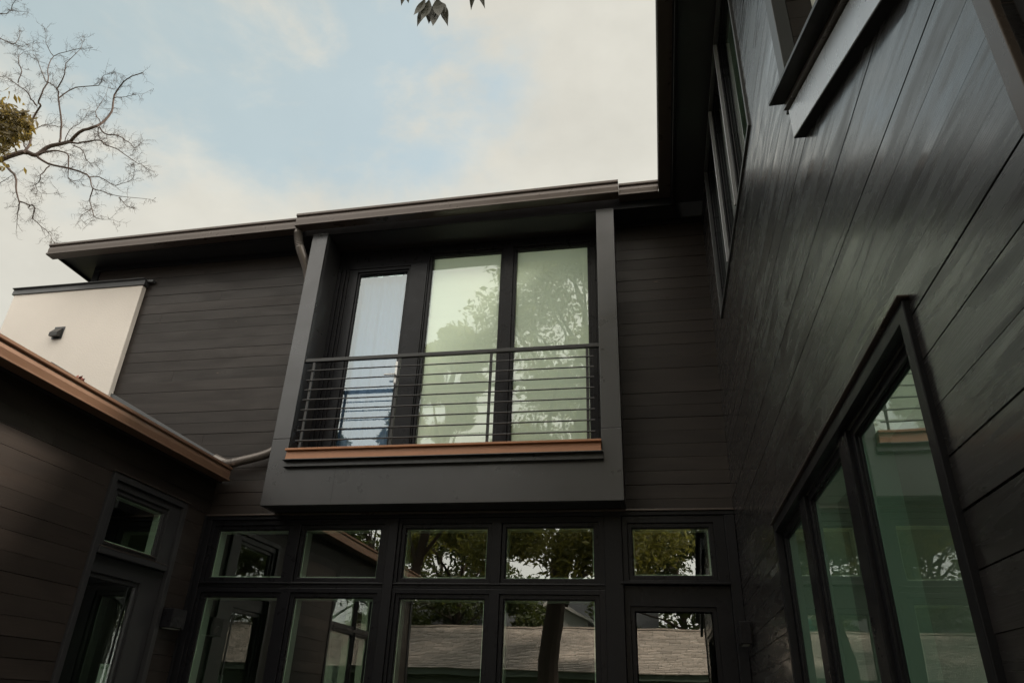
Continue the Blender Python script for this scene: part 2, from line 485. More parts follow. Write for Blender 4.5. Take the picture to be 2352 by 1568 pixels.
# head trim and posts of the glazed ground floor
t = MB()
wbox(t, WB, -4.33, XR, -0.035, 0.02, 1.565, 1.60)
t.build('head_trim', M['trim'], back, bevel=0.004)
t = MB()
wbox(t, WB, -4.33, XR, -0.052, -0.001, 1.600, 1.617)
t.build('drip_cap', M['metal'], back, bevel=0.003)
for u0, u1 in ((-4.325, -4.262), (-2.425, -2.335), (-0.43, -0.275), (0.60, XR - 0.002)):
    t = MB(); wbox(t, WB, u0, u1, -0.030, 0.09, -1.5, 1.565); t.build('mullion_post', M['trim'], back, bevel=0.004)

def window(parent, W, name, u0, u1, z0, z1, panes, label=None, glassmat=None, framemat=None, dg=0.012, d0=-0.012, sash=0.045,
           liner=True, sills=True, liner_depth=0.10):
    """frame plate + raised sash round every pane + glass; returns the frame object"""
    framemat = framemat or M['frame']
    f = plate(MB(), W, u0, u1, z0, z1, [(p[0] - sash, p[1] + sash, p[2] - sash, p[3] + sash) for p in panes], d0, 0.085)
    for p in panes:
        plate(f, W, p[0] - sash, p[1] + sash, p[2] - sash, p[3] + sash, [(p[0] - 0.008, p[1] + 0.008, p[2] - 0.008, p[3] + 0.008)], d0 + 0.018, 0.07)
        plate(f, W, p[0] - 0.008, p[1] + 0.008, p[2] - 0.008, p[3] + 0.008, [p], d0 + 0.030, 0.06)
    fo = f.build(name, framemat, parent, bevel=0.003)
    if label: fo['label'] = label
    for p in panes:
        g = MB(); wbox(g, W, p[0] - 0.004, p[1] + 0.004, dg + 0.020, dg + 0.026, p[2] - 0.004, p[3] + 0.004)
        g.build('pane', glassmat or M['glass_low'], fo)
    if liner:
        l = MB()
        for p in panes:
            a = 0.010
            plate(l, W, p[0] + 0.001, p[1] - 0.001, p[2] + 0.001, p[3] - 0.001, [(p[0] + a, p[1] - a, p[2] + a, p[3] - a)], dg + 0.028, dg + 0.028 + liner_depth)
        l.build('inner_jamb', M['liner'], fo)
    return fo

ZB = -1.40
P0, P1 = (-4.187, -3.456), (-3.274, -2.519)
P2, P3 = (-2.26, -1.49), (-1.307, -0.527)
for (a, bq), (u0, u1) in (((P0, P1), (-4.262, -2.425)), ((P2, P3), (-2.335, -0.43))):
    window(back, WB, 'window', u0, u1, 0.940, 1.565,
           [(a[0], a[1], 1.035, 1.470), (bq[0], bq[1], 1.035, 1.470)])
    window(back, WB, 'window', u0, u1, ZB - 0.08, 0.938,
           [(a[0], a[1], ZB, 0.852), (bq[0], bq[1], ZB, 0.852)])
window(back, WB, 'window', -0.275, 0.60, 0.985, 1.565, [(-0.183, 0.462, 1.065, 1.457)])
sill = MB(); wbox(sill, WB, -0.30, 0.61, -0.045, -0.0125, 0.985, 1.003)
wbox(sill, WB, -4.262, -2.427, -0.030, -0.0125, 0.972, 0.982); wbox(sill, WB, -2.333, -0.432, -0.030, -0.0125, 0.972, 0.982)
sill.build('window_sill', M['trim'], back, bevel=0.003)
door = window(back, WB, 'door', -0.275, 0.60, -1.5, 0.983, [(-0.183, 0.430, -1.2, 0.770)], d0=0.03, dg=0.055, liner=False)
h = MB(); wbox(h, WB, 0.50, 0.535, 0.018, 0.0295, -0.62, -0.36); h.tube([WB(0.517, 0.018, -0.45), WB(0.517, -0.03, -0.45), WB(0.40, -0.03, -0.45)], 0.009, 8)
h.build('handle', M['steel'], door)

# roof, soffit and eaves of the back wing
def eave(x): return 4.852 + (x + 7.04) * 0.0148        # top of the gutter, falling a little towards the left end
so = MB(); so.box(-6.97, 0.40, 6.125, 6.398, ROOFZ, ROOFZ + 0.02); so.box(-6.97, -6.692, 6.40, 12.2, ROOFZ, ROOFZ + 0.02)
so.build('soffit', M['soffit'], back)
fa = MB(); fa.box(-6.97, 0.40, 6.098, 6.123, ROOFZ - 0.035, ROOFZ + 0.13); fa.box(-6.995, -6.972, 6.098, 12.2, ROOFZ - 0.03, ROOFZ + 0.13)
fa.build('fascia', M['trim'], back, bevel=0.003)
for x0_, x1_ in ((-6.66, -3.62), (-0.22, XR)):
    fr = MB(); fr.box(x0_, x1_, 6.372, 6.398, ROOFZ - 0.07, ROOFZ - 0.002); fr.build('frieze_board', M['trim'], back, bevel=0.003)
rf = MB()
RP = [(6.10, 4.90), (9.3, 6.45), (12.3, 4.95), (12.3, 4.85), (9.3, 6.30), (6.10, 4.78)]
rf.prism(RP, -7.0, -4.5, 'x'); rf.prism(RP, -0.3, 0.35, 'x')           # added unseen skylight between, lets sun in to backlight the blinds
rf.prism([(6.10, 4.90), (6.70, 5.19), (6.70, 5.06), (6.10, 4.78)], -4.5, -0.3, 'x')
rf.prism([(10.6, 5.80), (12.3, 4.95), (12.3, 4.85), (10.6, 5.65)], -4.5, -0.3, 'x')
rf.build('roof', M['roof'], back)
sk = MB(); sk.prism([(6.70, 5.15), (9.3, 6.41), (10.6, 5.76), (10.6, 5.74), (9.3, 6.39), (6.70, 5.13)], -4.5, -0.3, 'x'); sk.build('added_skylight_pane', M['glass_low'], back)
GUT = [(0.118, -0.150), (0.008, -0.150), (0.002, -0.146), (0.002, -0.130), (0.018, -0.123), (0.013, -0.075), (0.018, -0.032),
       (0.002, -0.026), (0.000, -0.022), (0.000, 0.0), (0.012, 0.0), (0.012, -0.02), (0.118, -0.02)]
def gut_y(mb, y, x0, x1):          # a gutter along x, its lip at y
    mb.prism([(y + o, 4.852 + 7.04 * 0.0148 + hgt) for o, hgt in GUT], x0, x1, 'x', 0.0148)
def gut_scaled(k): return [(o, hgt * k) for o, hgt in GUT]
go = MB(); gut_y(go, 5.975, -7.04, -3.780); go.build('gutter', M['metal'], back)
go = MB(); go.prism([(5.925 + o, 4.852 + 7.04 * 0.0148 + 0.016 + hgt * 1.08) for o, hgt in GUT], -3.778, -0.165, 'x', 0.0148)
go.build('gutter', M['metal'], back)
go = MB(); gut_y(go, 5.975, -0.163, 0.242); go.build('gutter', M['metal'], back)

# ------------------------------------------------------------------ right wing
rw = empty('house_wing', (2.2, 3.6, 0), 'tall right wing of streaky black boards with a slanting sill high on it', 'house wing')
WIN_R = (1.80, 4.26, -1.5, 0.985)
WIN_U = (3.32, 5.62, 3.10, 4.70)
SL = 0.46
def rake(y): return 2.30 - SL * (2.35 - y)
def lim(z):
    if z >= 2.30: return [(0.3, 2.40)]
    y = 2.35 - (2.30 - z) / SL
    return [(0.3, y)] if y > 0.3 else []
b = boards(MB(), WR, 1.034, 6.398, -1.5, ROOFZ, [WIN_R, WIN_U], 0.558, 0.1273, rnd, limit=lim, cup=0.0011, gapw=0.0042)
b.build('wall', M['siding_streaky'], rw)
s = MB()
plate(s, WR, 2.42, 6.398, -1.5, ROOFZ, [WIN_R, WIN_U], 0.022, 0.09)
plate(s, WR, 1.0, 2.418, -1.5, 0.985, [(1.80, 3, -1.6, 1.2)], 0.022, 0.09)
s.prism([(1.0, 0.987), (2.418, 0.987), (2.418, 2.29), (1.0, rake(1.0) - 0.03)], XR + 0.022, XR + 0.09, 'x')
s.build('wall_sheathing', M['batten'], rw)
c = MB(); c.box(XR - 0.016, XR + 0.13, 1.035, 1.085, -1.5, rake(1.05) - 0.22)
c.build('corner_board', M['metal'], rw, bevel=0.003)
# return wall and the underside of the overhanging storey beyond the corner
def WC(u, d, z): return (u, 1.06 + d, z)
b = boards(MB(), WC, XR + 0.131, 5.0, -1.5, 1.72, [], 0.558, 0.1273, rnd); b.build('return_wall', M['siding'], rw)
c = MB(); c.box(XR + 0.05, 5.0, -1.2, 1.055, 1.73, 1.80); c.build('overhang_soffit', M['soffit'], rw)
c = MB(); c.box(0.95, 1.03, 0.55, 0.63, -1.5, 1.73); c.build('porch_post', M['liner'], rw)
c = MB(); plate(c, lambda u, d, z: (5.0 + d, u, z), -1.2, 12.0, -1.5, ROOFZ, [(1.4, 4.7, -1.4, 1.2), (3.5, 5.5, 3.1, 4.6)], 0.0, 0.1); c.box(XR + 0.25, 5.0, -1.2, -1.1, 1.8, ROOFZ)  # unseen far openings added to let daylight into the rooms
c.build('rear_wall', M['siding'], rw)
# soffit, frieze, roof and gutter
so = MB(); so.box(0.402, XR - 0.002, -1.3, 6.122, ROOFZ, ROOFZ + 0.02); so.build('soffit', M['soffit'], rw)
fa = MB(); fa.box(0.372, 0.398, -1.3, 6.095, ROOFZ - 0.035, ROOFZ + 0.13); fa.build('fascia', M['trim'], rw, bevel=0.003)
rf = MB(); rf.prism([(0.36, 4.92), (2.9, 6.15), (5.4, 4.95), (5.4, 4.85), (2.9, 6.0), (0.36, 4.80)], -1.35, 12.3, 'y'); rf.build('roof', M['roof'], rw)
go = MB(); zt = eave(0.24)
go.prism([(0.242 + o, zt + hgt) for o, hgt in GUT], -1.3, 6.096, 'y'); go.build('gutter', M['metal'], rw)
# tall ground-floor window
def casing(parent, W, u0, u1, z0, z1, w, d, name='casing', cap=True, m_=None):
    t = MB()
    plate(t, W, u0, u1, z0, z1, [(u0 + w, u1 - w, z0 - 1, z1 - w)], -d, 0.022)
    if cap:
        q = MB(); wbox(q, W, u0 - 0.012, u1 + 0.012, -d - 0.014, -0.001, z1 + 0.001, z1 + 0.008); q.build('drip_cap', M['metal'], parent, bevel=0.002)
    return t.build(name, m_ or M['trim'], parent, bevel=0.003)
casing(rw, WR, 1.765, 4.30, -1.5, 0.991, 0.050, 0.018)
wr = window(rw, WR, 'window', 1.822, 4.245, -1.5, 0.934,
            [(1.905, 2.550, -1.35, 0.892), (2.760, 3.420, -1.35, 0.892), (3.640, 4.200, -1.35, 0.892)], glassmat=M['glass_green'],
            d0=0.004, dg=0.016, liner_depth=0.09)
# upper corner window of three lights
t = MB(); plate(t, WR, 3.305, 5.64, 3.080, 4.715, [(3.330, 5.610, 3.105, 4.69)], -0.016, 0.022); t.build('casing', M['flash'], rw, bevel=0.003)
wu = window(rw, WR, 'window', 3.337, 5.603, 3.112, 4.678, [(3.375, 4.06, 3.15, 4.64), (4.15, 4.765, 3.15, 4.64), (4.855, 5.56, 3.15, 4.64)],
            glassmat=M['glass_green'], framemat=M['frame'], d0=0.010, dg=0.020, sash=0.022, liner=False)
for yy in (4.105, 4.81):
    t = MB(); wbox(t, WR, yy - 0.016, yy + 0.004, -0.022, 0.006, 3.115, 4.675); t.build('mullion_fin', M['mullion_glare'], wu, bevel=0.002)
c = room(MB(), XR + 0.10, 4.95, 1.3, 4.8, -1.48, 1.25, 'x0', 'x1')
plate(c, lambda u, d, z: (4.95 + d, u, z), 1.3, 4.8, -1.48, 1.25, [(1.4, 4.7, -1.4, 1.2)], 0.0, 0.04)
c.build('lower_room', M['room'], rw)
c = room(MB(), XR + 0.10, 4.95, 3.2, 5.8, 2.9, 4.72, 'x0', 'x1')
plate(c, lambda u, d, z: (4.95 + d, u, z), 3.2, 5.8, 2.9, 4.72, [(3.5, 5.5, 3.1, 4.6)], 0.0, 0.04)
c.build('upper_room', M['liner'], rw)
# raking sill and the open bay above it
Y0, Y1 = 0.30, 2.352
def rk(profile): return [(x, z - SL * 2.35) for x, z in profile]
a = MB(); a.prism(rk([(0.646, 2.100), (0.690, 2.100), (0.690, 2.248), (0.646, 2.248)]), Y0, Y1, 'y', SL)
a.build('raking_apron', M['pale_metal'], rw, bevel=0.002)
a = MB(); a.prism(rk([(0.647, 2.095), (0.690, 2.095), (0.690, 2.0995), (0.647, 2.0995)]), Y0, Y1 - 0.001, 'y', SL)
a.build('raking_shade_strip', M['batten'], rw)  # near-black strip, paints in the shade under the apron
a = MB(); a.prism(rk([(0.630, 2.256), (0.692, 2.256), (0.692, 2.2985), (0.640, 2.2985), (0.636, 2.262), (0.630, 2.262)]), Y0, Y1 + 0.012, 'y', SL)
a.build('raking_band', M['metal'], rw, bevel=0.001)
a = MB(); a.prism(rk([(0.580, 2.2995), (0.815, 2.2995), (0.815, 2.322), (0.580, 2.318)]), Y0, Y1 + 0.03, 'y', SL)
a.build('raking_sill', M['trim'], rw, bevel=0.002)
t = MB(); t.box(0.664, 0.700, 2.372, 2.462, 2.33, ROOFZ - 0.003); t.box(0.660, 0.720, 2.346, 2.370, 2.33, ROOFZ - 0.003)
t.build('bay_jamb', M['flash'], rw, bevel=0.002)
def WV(u, d, z): return (u, 2.345 + d, z)
b = boards(MB(), WV, 0.722, 0.98, 1.9, ROOFZ, [], 0.60, 0.115, rnd, joints=0); b.build('bay_return', M['siding'], rw)
fi = MB(); fi.box(0.825, 0.86, 2.25, 2.343, 2.28, ROOFZ - 0.003); fi.box(0.86, 0.94, 2.20, 2.249, 2.26, ROOFZ - 0.003)
fi.build('inner_frame', M['liner'], rw, bevel=0.002)
fi = MB(); fi.box(0.90, 0.906, -1.1, 2.199, 1.9, ROOFZ - 0.003); fi.build('bay_pane', M['glass_low'], rw)
c = MB(); c.box(0.99, 1.03, -1.1, 2.60, 1.85, ROOFZ - 0.004); c.build('bay_lining', M['room_dark'], rw)

# ------------------------------------------------------------------ left wing (single storey)
lw = empty('house_wing', (-6.5, 3.2, 0), 'low single-storey left wing in brown-black boards under a bronze gutter', 'house wing')
LE = -0.10
W1 = (4.985, 6.00, -1.5, 1.625)
W2 = (1.70, 3.30, -1.5, 1.60)
b = boards(MB(), WL, LE, 6.398, -1.5, 1.965, [W1, W2], 1.235, 0.1295, rnd); b.build('wall', M['siding'], lw)
plate(MB(), WL, LE, 6.398, -1.5, 1.965, [W1, W2], 0.021, 0.09).build('wall_sheathing', M['batten'], lw)
c = MB(); c.box(-9.5, XL - 0.092, LE + 0.001, LE + 0.06, -1.5, 1.96); c.box(-9.5, -9.42, LE + 0.06, 6.3, -1.5, 1.96)
c.build('rear_wall', M['siding'], lw)
c = MB(); c.box(XL - 0.07, XL + 0.016, LE - 0.02, LE + 0.085, -1.5, 1.96); c.build('corner_board', M['trim'], lw, bevel=0.003)
c = MB(); c.box(XL - 0.06, XL + 0.02, 6.33, 6.3985, -1.5, 1.60); c.build('corner_board', M['trim'], lw, bevel=0.003)
# window over door
casing(lw, WL, 4.968, 6.005, -1.5, 1.632, 0.055, 0.026, m_=M['slate_frame'])
wl = window(lw, WL, 'window', 5.025, 5.948, 1.035, 1.575, [(5.125, 5.745, 1.105, 1.475)], framemat=M['slate_frame'], d0=0.0, dg=0.016, liner_depth=0.06)
si = MB(); wbox(si, WL, 5.024, 5.90, -0.040, -0.002, 0.995, 1.044); si.build('window_sill', M['slate_frame'], lw, bevel=0.004)
si = MB(); wbox(si, WL, 5.024, 5.90, -0.044, -0.002, 1.0445, 1.051); si.build('sill_edge', M['metal'], lw, bevel=0.002)
si = MB(); wbox(si, WL, 5.105, 5.765, -0.014, 0.012, 1.086, 1.093); si.build('glazing_bead', M['metal'], lw, bevel=0.003)
dl = window(lw, WL, 'door', 5.025, 5.948, -1.5, 0.993, [(5.10, 5.640, -1.25, 0.815)], framemat=M['slate_frame'], d0=0.02, dg=0.035, liner=False)
be = MB(); wbox(be, WL, 5.622, 5.640, 0.021, 0.032, -1.25, 0.815); be.build('glazing_bead', M['flash'], dl)
h = MB(); wbox(h, WL, 5.70, 5.73, 0.008, 0.019, -0.62, -0.36); h.tube([WL(5.715, 0.01, -0.45), WL(5.715, -0.03, -0.45), WL(5.60, -0.03, -0.45)], 0.009, 8)
h.build('handle', M['steel'], dl)
w2 = window(lw, WL, 'window', 1.70, 3.30, -1.5, 1.60, [(1.83, 2.34, 1.0, 1.48), (2.45, 3.20, 1.0, 1.48), (1.83, 2.34, -1.3, 0.88), (2.45, 3.20, -1.3, 0.88)], liner=True)
bl = MB(); wbox(bl, WL, 1.80, 3.24, 0.26, 0.27, -1.3, 1.52); bl.build('blind', M['blind'], w2)
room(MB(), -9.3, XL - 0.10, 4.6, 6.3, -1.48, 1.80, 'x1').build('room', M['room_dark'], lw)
# eaves
EZ = 2.055
so = MB(); so.box(XL + 0.002, -4.232, LE - 0.1, 6.30, 1.945, 1.96); so.build('soffit', M['soffit'], lw)
fa = MB(); fa.box(-4.230, -4.205, LE - 0.1, 6.30, 1.91, 2.04); fa.build('fascia', M['trim'], lw, bevel=0.003)
go = MB(); go.prism([(-4.085 - o, EZ + hgt * 0.93) for o, hgt in GUT], LE - 0.12, 6.245, 'y'); go.build('gutter', M['sunlit_bronze'], lw)
def lroof(x): return 2.035 + 0.52 * (-4.2 - x)
rf = MB(); rf.prism([(-4.19, lroof(-4.19)), (-8.6, lroof(-8.6)), (-8.6, lroof(-8.6) - 0.10), (-4.19, lroof(-4.19) - 0.06)], LE - 0.12, 6.30, 'y')
rf.build('roof', M['roof'], lw)
fl = MB()
fl.prism([(-4.215, lroof(-4.215) + 0.002), (-5.868, lroof(-5.868) + 0.002), (-5.868, lroof(-5.868) + 0.095), (-4.25, lroof(-4.25) + 0.095)], 6.365, 6.392, 'y')
fl.build('step_flashing', M['flash'], lw, bevel=0.002)

# ------------------------------------------------------------------ white parapet wall behind the low roof
pw = empty('parapet_wall', (-6.8, 6.5, 0), 'white stuccoed parapet wall with a dark metal cap, rising behind the low left roof', 'wall')
p = MB(); p.prism([(-7.675, lroof(-7.675) + 0.002), (-5.868, lroof(-5.868) + 0.002), (-5.868, 4.385), (-7.675, 4.385)], 6.330, 6.398, 'y')
p.prism([(-7.675, -1.5), (-6.695, -1.5), (-6.695, 4.385), (-7.675, 4.385)], 6.399, 6.70, 'y')
p.build('wall_face', M['stucco'], pw, bevel=0.004)
cp = MB()
cp.prism([(6.312, 4.386), (6.397, 4.386), (6.397, 4.470), (6.290, 4.470), (6.290, 4.462), (6.318, 4.455)], -7.70, -5.845, 'x')
cp.box(-7.72, -6.695, 6.398, 6.74, 4.386, 4.470)
cp.box(-5.844, -5.765, 6.345, 6.397, 4.440, 4.4715)
cp.build('coping', M['flash'], pw, bevel=0.002)
bf = MB()
bf.prism([(-6.80, lroof(-6.80) + 0.004), (-5.862, lroof(-5.862) + 0.004), (-5.862, lroof(-5.862) + 0.045), (-6.74, lroof(-6.74) + 0.045)], 6.305, 6.329, 'y')
bf.build('base_flashing', M['flash'], pw, bevel=0.002)
vt = empty('vent_hood', (-6.817, 6.33, Z(3.79)), 'small dark metal vent hood on the white parapet wall', 'vent')
v = MB(); v.prism([(6.328, 3.868), (6.255, 3.775), (6.255, 3.725), (6.328, 3.735)], -6.872, -6.762, 'x'); v.build('hood', M['rail'], vt, bevel=0.003)
v = MB(); plate(v, lambda u, d, z: (u, 6.3275 + d, z), -6.886, -6.748, 3.716, 3.876, [], -0.006, 0.0); v.build('flange', M['flash'], vt)

# ------------------------------------------------------------------ balcony
bal = empty('balcony', (-1.92, 6.2, Z(1.62)), 'grey panelled box balcony with cedar ledge, jutting over the ground-floor windows', 'balcony')
YF = 6.07
BL, BIL, BIR, BR = -3.608, -3.426, -0.412, -0.231
ZS = 2.277
s = MB()
a = MB(); a.prism([(BL, 1.621), (BR, 1.621), (BR, ZS - 0.004), (BIR, ZS - 0.004), (BIR, 2.06), (BIL, 2.06), (BIL, ZS - 0.004), (BL, ZS - 0.004)], YF, YF + 0.045, 'y')
a.build('apron', M['panel'], bal, bevel=0.003)
s = MB()
s.box(BL, BIL, YF, YF + 0.045, ZS, 4.715); s.box(BL + 0.001, BL + 0.04, YF + 0.045, 6.397, 1.6215, 4.715); s.box(BIL - 0.04, BIL, YF + 0.045, 6.53, 2.125, 4.715)
s.build('side_post', M['panel'], bal, bevel=0.003)
s = MB()
s.box(BIR, BR, YF, YF + 0.045, ZS, 4.715); s.box(BR - 0.04, BR - 0.001, YF + 0.045, 6.397, 1.6215, 4.715); s.box(BIR, BIR + 0.04, YF + 0.045, 6.53, 2.125, 4.715)
s.build('side_post', M['panel'], bal, bevel=0.003)
s = MB(); s.box(BL + 0.041, BR - 0.041, YF + 0.046, 6.345, 1.625, 1.64); s.build('underside', M['soffit'], bal)
s = MB(); s.box(BIL, BIR, YF + 0.05, 6.53, 2.065, 2.12); s.build('deck', M['wood'], bal)
s = MB(); s.box(BIL, BIR, 6.10, 6.53, 4.716, 4.735); s.build('ceiling', M['soffit'], bal)
# screws on the panel
rs = random.Random(9)
for x in (-3.50, -3.06, -2.75, -2.3, -1.85, -1.4, -0.95, -0.33):
    for z in (1.70, 1.86):
        x_, z_ = x + rs.uniform(-.04, .04), z + rs.uniform(-.03, .03)
        q = MB(); q.prism([(x_ + 0.005 * math.cos(a), z_ + 0.005 * math.sin(a)) for a in [math.pi * k / 4 for k in range(8)]], YF - 0.003, YF + 0.001, 'y')
        q.build('screw_head', M['flash'], bal)
q = MB(); q.box(-2.9050, -2.9025, YF - 0.0006, YF + 0.001, 1.625, 1.975); q.build('panel_seam', M['batten'], bal)
lg = MB()
lg.box(-3.412, -0.408, 5.985, YF + 0.07, 2.128, 2.150)
lg.prism([(6.003, 2.045), (YF - 0.001, 2.045), (YF - 0.001, 2.127), (6.012, 2.127)], -3.405, -0.412, 'x')
lg.build('ledge', M['wood'], bal, bevel=0.003)
df = MB()
df.box(-3.425, -0.395, 5.985, YF - 0.001, 2.034, 2.042)
df.box(-3.425, -0.395, 6.040, 6.046, 1.985, 2.033)
df.box(-3.425, -0.395, 6.020, YF - 0.001, 1.978, 1.984)
df.build('drip_flashing', M['panel'], bal, bevel=0.0015)
rl = MB(); rl.box(-3.428, -0.410, 6.082, 6.120, 3.105, 3.142); rl.build('top_rail', M['rail'], bal, bevel=0.003)
for x in (-3.326, -2.407, -1.466, -0.530):
    q = MB(); q.box(x - 0.013, x + 0.013, 6.092, 6.112, 2.1505, 3.104); q.build('baluster_post', M['rail'], bal, bevel=0.002)
for k in range(8):
    z = 2.256 + k * 0.1072
    q = MB(); q.tube([(-3.378, 6.088, z), (-0.468, 6.088, z)], 0.0072, 8); q.build('rod', M['rail'], bal, smooth=False)
# glazing at the back of the recess
def WG(u, d, z): return (u, 6.49 + d, z)
gz = window(bal, WG, 'window', -2.345, -0.455, 2.121, 4.66, [(-2.293, -1.508, 2.20, 4.565), (-1.323, -0.545, 2.20, 4.565)], glassmat=M['glass_up'],
            framemat=M['frame'], d0=-0.03, dg=-0.012, sash=0.038, liner=False)
t = MB(); t.box(BIL + 0.001, -2.347, 6.47, 6.53, 4.47, 4.714); t.box(-2.346, BIR - 0.001, 6.47, 6.53, 4.661, 4.714); t.box(-0.454, BIR - 0.001, 6.462, 6.53, 2.121, 4.66)
t.box(-2.545, -2.346, 6.446, 6.53, 2.121, 4.469)
t.build('recess_panel', M['frame'], bal, bevel=0.003)
dj = MB()
for i, (u0, u1, dd) in enumerate(((BIL + 0.001, -3.385, -0.045), (-3.383, -3.355, -0.030), (-3.353, -3.330, -0.040), (-3.328, -3.295, -0.022))):
    dj.box(u0, u1, 6.49 + dd, 6.53, 2.121, 4.469)
dj.build('door_jamb', M['frame'], bal, bevel=0.003)
bd = window(bal, WG, 'door', -3.294, -2.547, 2.125, 4.468, [(-3.158, -2.602, 2.33, 4.40)], glassmat=M['glass_door'], d0=-0.012, dg=0.004, sash=0.030, liner=False)
h = MB(); h.box(-2.590, -2.562, 6.462, 6.4775, 2.99, 3.25); h.tube([(-2.576, 6.47, 3.085), (-2.576, 6.425, 3.085), (-2.69, 6.425, 3.085)], [0.010, 0.010, 0.009], 8)
h.box(-2.588, -2.564, 6.455, 6.4615, 3.00, 3.03)
h.build('handle', M['steel'], bd, bevel=0.002)
for u0, u1 in ((-2.32, -1.49), (-1.34, -0.52)):
    q = MB(); q.add([(u0, 6.534, 2.13), (u1, 6.534, 2.13), (u1, 6.534, 4.64), (u0, 6.534, 4.64)], [(0, 1, 2, 3)]); q.build('blind', M['blind'], gz)
cu = MB()
poly = [(-3.24 + 0.72 * i / 60, 6.63 + 0.012 * math.sin(i * 0.62) + 0.008 * math.sin(i * 0.37)) for i in range(61)]
cu.prism([(x, y) for x, y in poly] + [(x, y + 0.004) for x, y in reversed(poly)], 2.13, 4.45, 'z')
cu.build('curtain', M['curtain'], bd)

# ------------------------------------------------------------------ downspout
def spout(pts, r):
    """round pipe whose bends are crimped into fine ridges; pts: (xyz, crimp?)"""
    P = []; Rr = []
    n = len(pts)
    def cr(i, t):
        p0, p1, p2, p3 = (Vector(pts[max(0, min(n - 1, k))][0]) for k in (i - 1, i, i + 1, i + 2))
        return 0.5 * ((2 * p1) + (p2 - p0) * t + (2 * p0 - 5 * p1 + 4 * p2 - p3) * t * t + (3 * p1 - p0 - 3 * p2 + p3) * t ** 3)
    for i in range(n - 1):
        k = 22 if pts[i][1] else 4
        for j in range(k):
            P.append(cr(i, j / k)); Rr.append(r * (1.0 - (0.11 if (pts[i][1] and j % 2) else 0.0)))
    P.append(Vector(pts[-1][0])); Rr.append(r)
    return P, Rr
ds = empty('downspout', (-3.68, 6.28, Z(2.2)), 'round bronze downspout running from the eave behind the balcony post to the low left roof', 'downspout')
P, Rr = spout([((-3.775, 6.035, 4.83), 0), ((-3.775, 6.035, 4.72), 1), ((-3.745, 6.07, 4.56), 0), ((-3.68, 6.20, 4.34), 0), ((-3.665, 6.285, 4.15), 0), ((-3.665, 6.295, 3.9), 0)], 0.051)
MB().tube(P, Rr, 14).build('elbow', M['spout'], ds, smooth=False)
MB().tube([(-3.665, 6.295, 3.91), (-3.665, 6.295, 2.5)], 0.044, 14).build('pipe', M['spout'], ds, smooth=True)
P, Rr = spout([((-3.665, 6.295, 2.52), 0), ((-3.675, 6.292, 2.30), 0), ((-3.76, 6.285, 2.203), 0), ((-4.08, 6.28, 2.125), 0)], 0.045)
MB().tube(P, Rr, 16, cap=False).build('pipe', M['spout'], ds, smooth=True)
P, Rr = spout([((-4.075, 6.28, 2.126), 0), ((-4.12, 6.28, 2.117), 1), ((-4.20, 6.28, 2.115), 0), ((-4.33, 6.275, 2.165), 0)], 0.047)
MB().tube(P, Rr, 16, cap=False).build('elbow', M['spout'], ds, smooth=True)

# ------------------------------------------------------------------ wall lamps
def lamp(W, u0, u1, z0, z1, d, label):
    u = (u0 + u1) / 2
    o = empty('wall_lamp', Vector(W(u, 0, 0)) + Vector((0, 0, Z(z0))), label, 'wall lamp', 'black wall lamps in the terrace corners')
    q = MB(); wbox(q, W, u0 + 0.03, u1 - 0.03, -0.012, -0.001, z0 + 0.01, z1 - 0.01); q.build('back_plate', M['frame'], o)
    q = MB(); plate(q, lambda a, b, c: W(a, b, c), u0, u1, z0, z1, [], -d, -0.0125); q.build('shade', M['frame'], o, bevel=0.006)
    q = MB(); wbox(q, W, u0 + 0.02, u1 - 0.02, -d + 0.02, -0.03, z0 - 0.004, z0 - 0.001); q.build('lens', M['liner'], o)
lamp(WL, 6.02, 6.22, 0.545, 0.705, 0.125, 'black box wall lamp on the left wing beside its glass door')
lamp(WR, 5.95, 6.15, 0.50, 0.66, 0.095, 'black box wall lamp on the right wing wall, beside the tall green window')

# ------------------------------------------------------------------ small things
pa = MB(); wbox(pa, WL, 5.52, 5.625, 0.064, 0.0655, -0.02, 0.222)
po = tag(pa.build('paper_notice', M['paper']), 'white paper notice stuck inside the glass of the left wing door', 'paper')
pk = MB(); wbox(pk, WL, 5.535, 5.57, 0.0625, 0.0635, 0.185, 0.205); wbox(pk, WL, 5.58, 5.61, 0.0625, 0.0635, 0.185, 0.205); pk.build('printed_mark', M['ink'], po)
dlf = MB(); r2 = random.Random(3)
for k in range(16):
    c0 = Vector((-4.11 + r2.uniform(-.02, .02), 4.13 + r2.uniform(-.025, .025), EZ + 0.008 + r2.uniform(-.008, .02)))
    d1 = Vector((r2.uniform(-1, 1), r2.uniform(-1, 1), r2.uniform(-.2, 1))).normalized() * 0.02
    d2 = d1.orthogonal().normalized() * 0.008
    dlf.add([tuple(c0 - d1), tuple(c0 + d2), tuple(c0 + d1), tuple(c0 - d2)], [(0, 1, 2, 3)])
tag(dlf.build('dead_leaves', M['rust']), 'curled rust-red dead leaves caught on the lip of the left gutter', 'leaves')

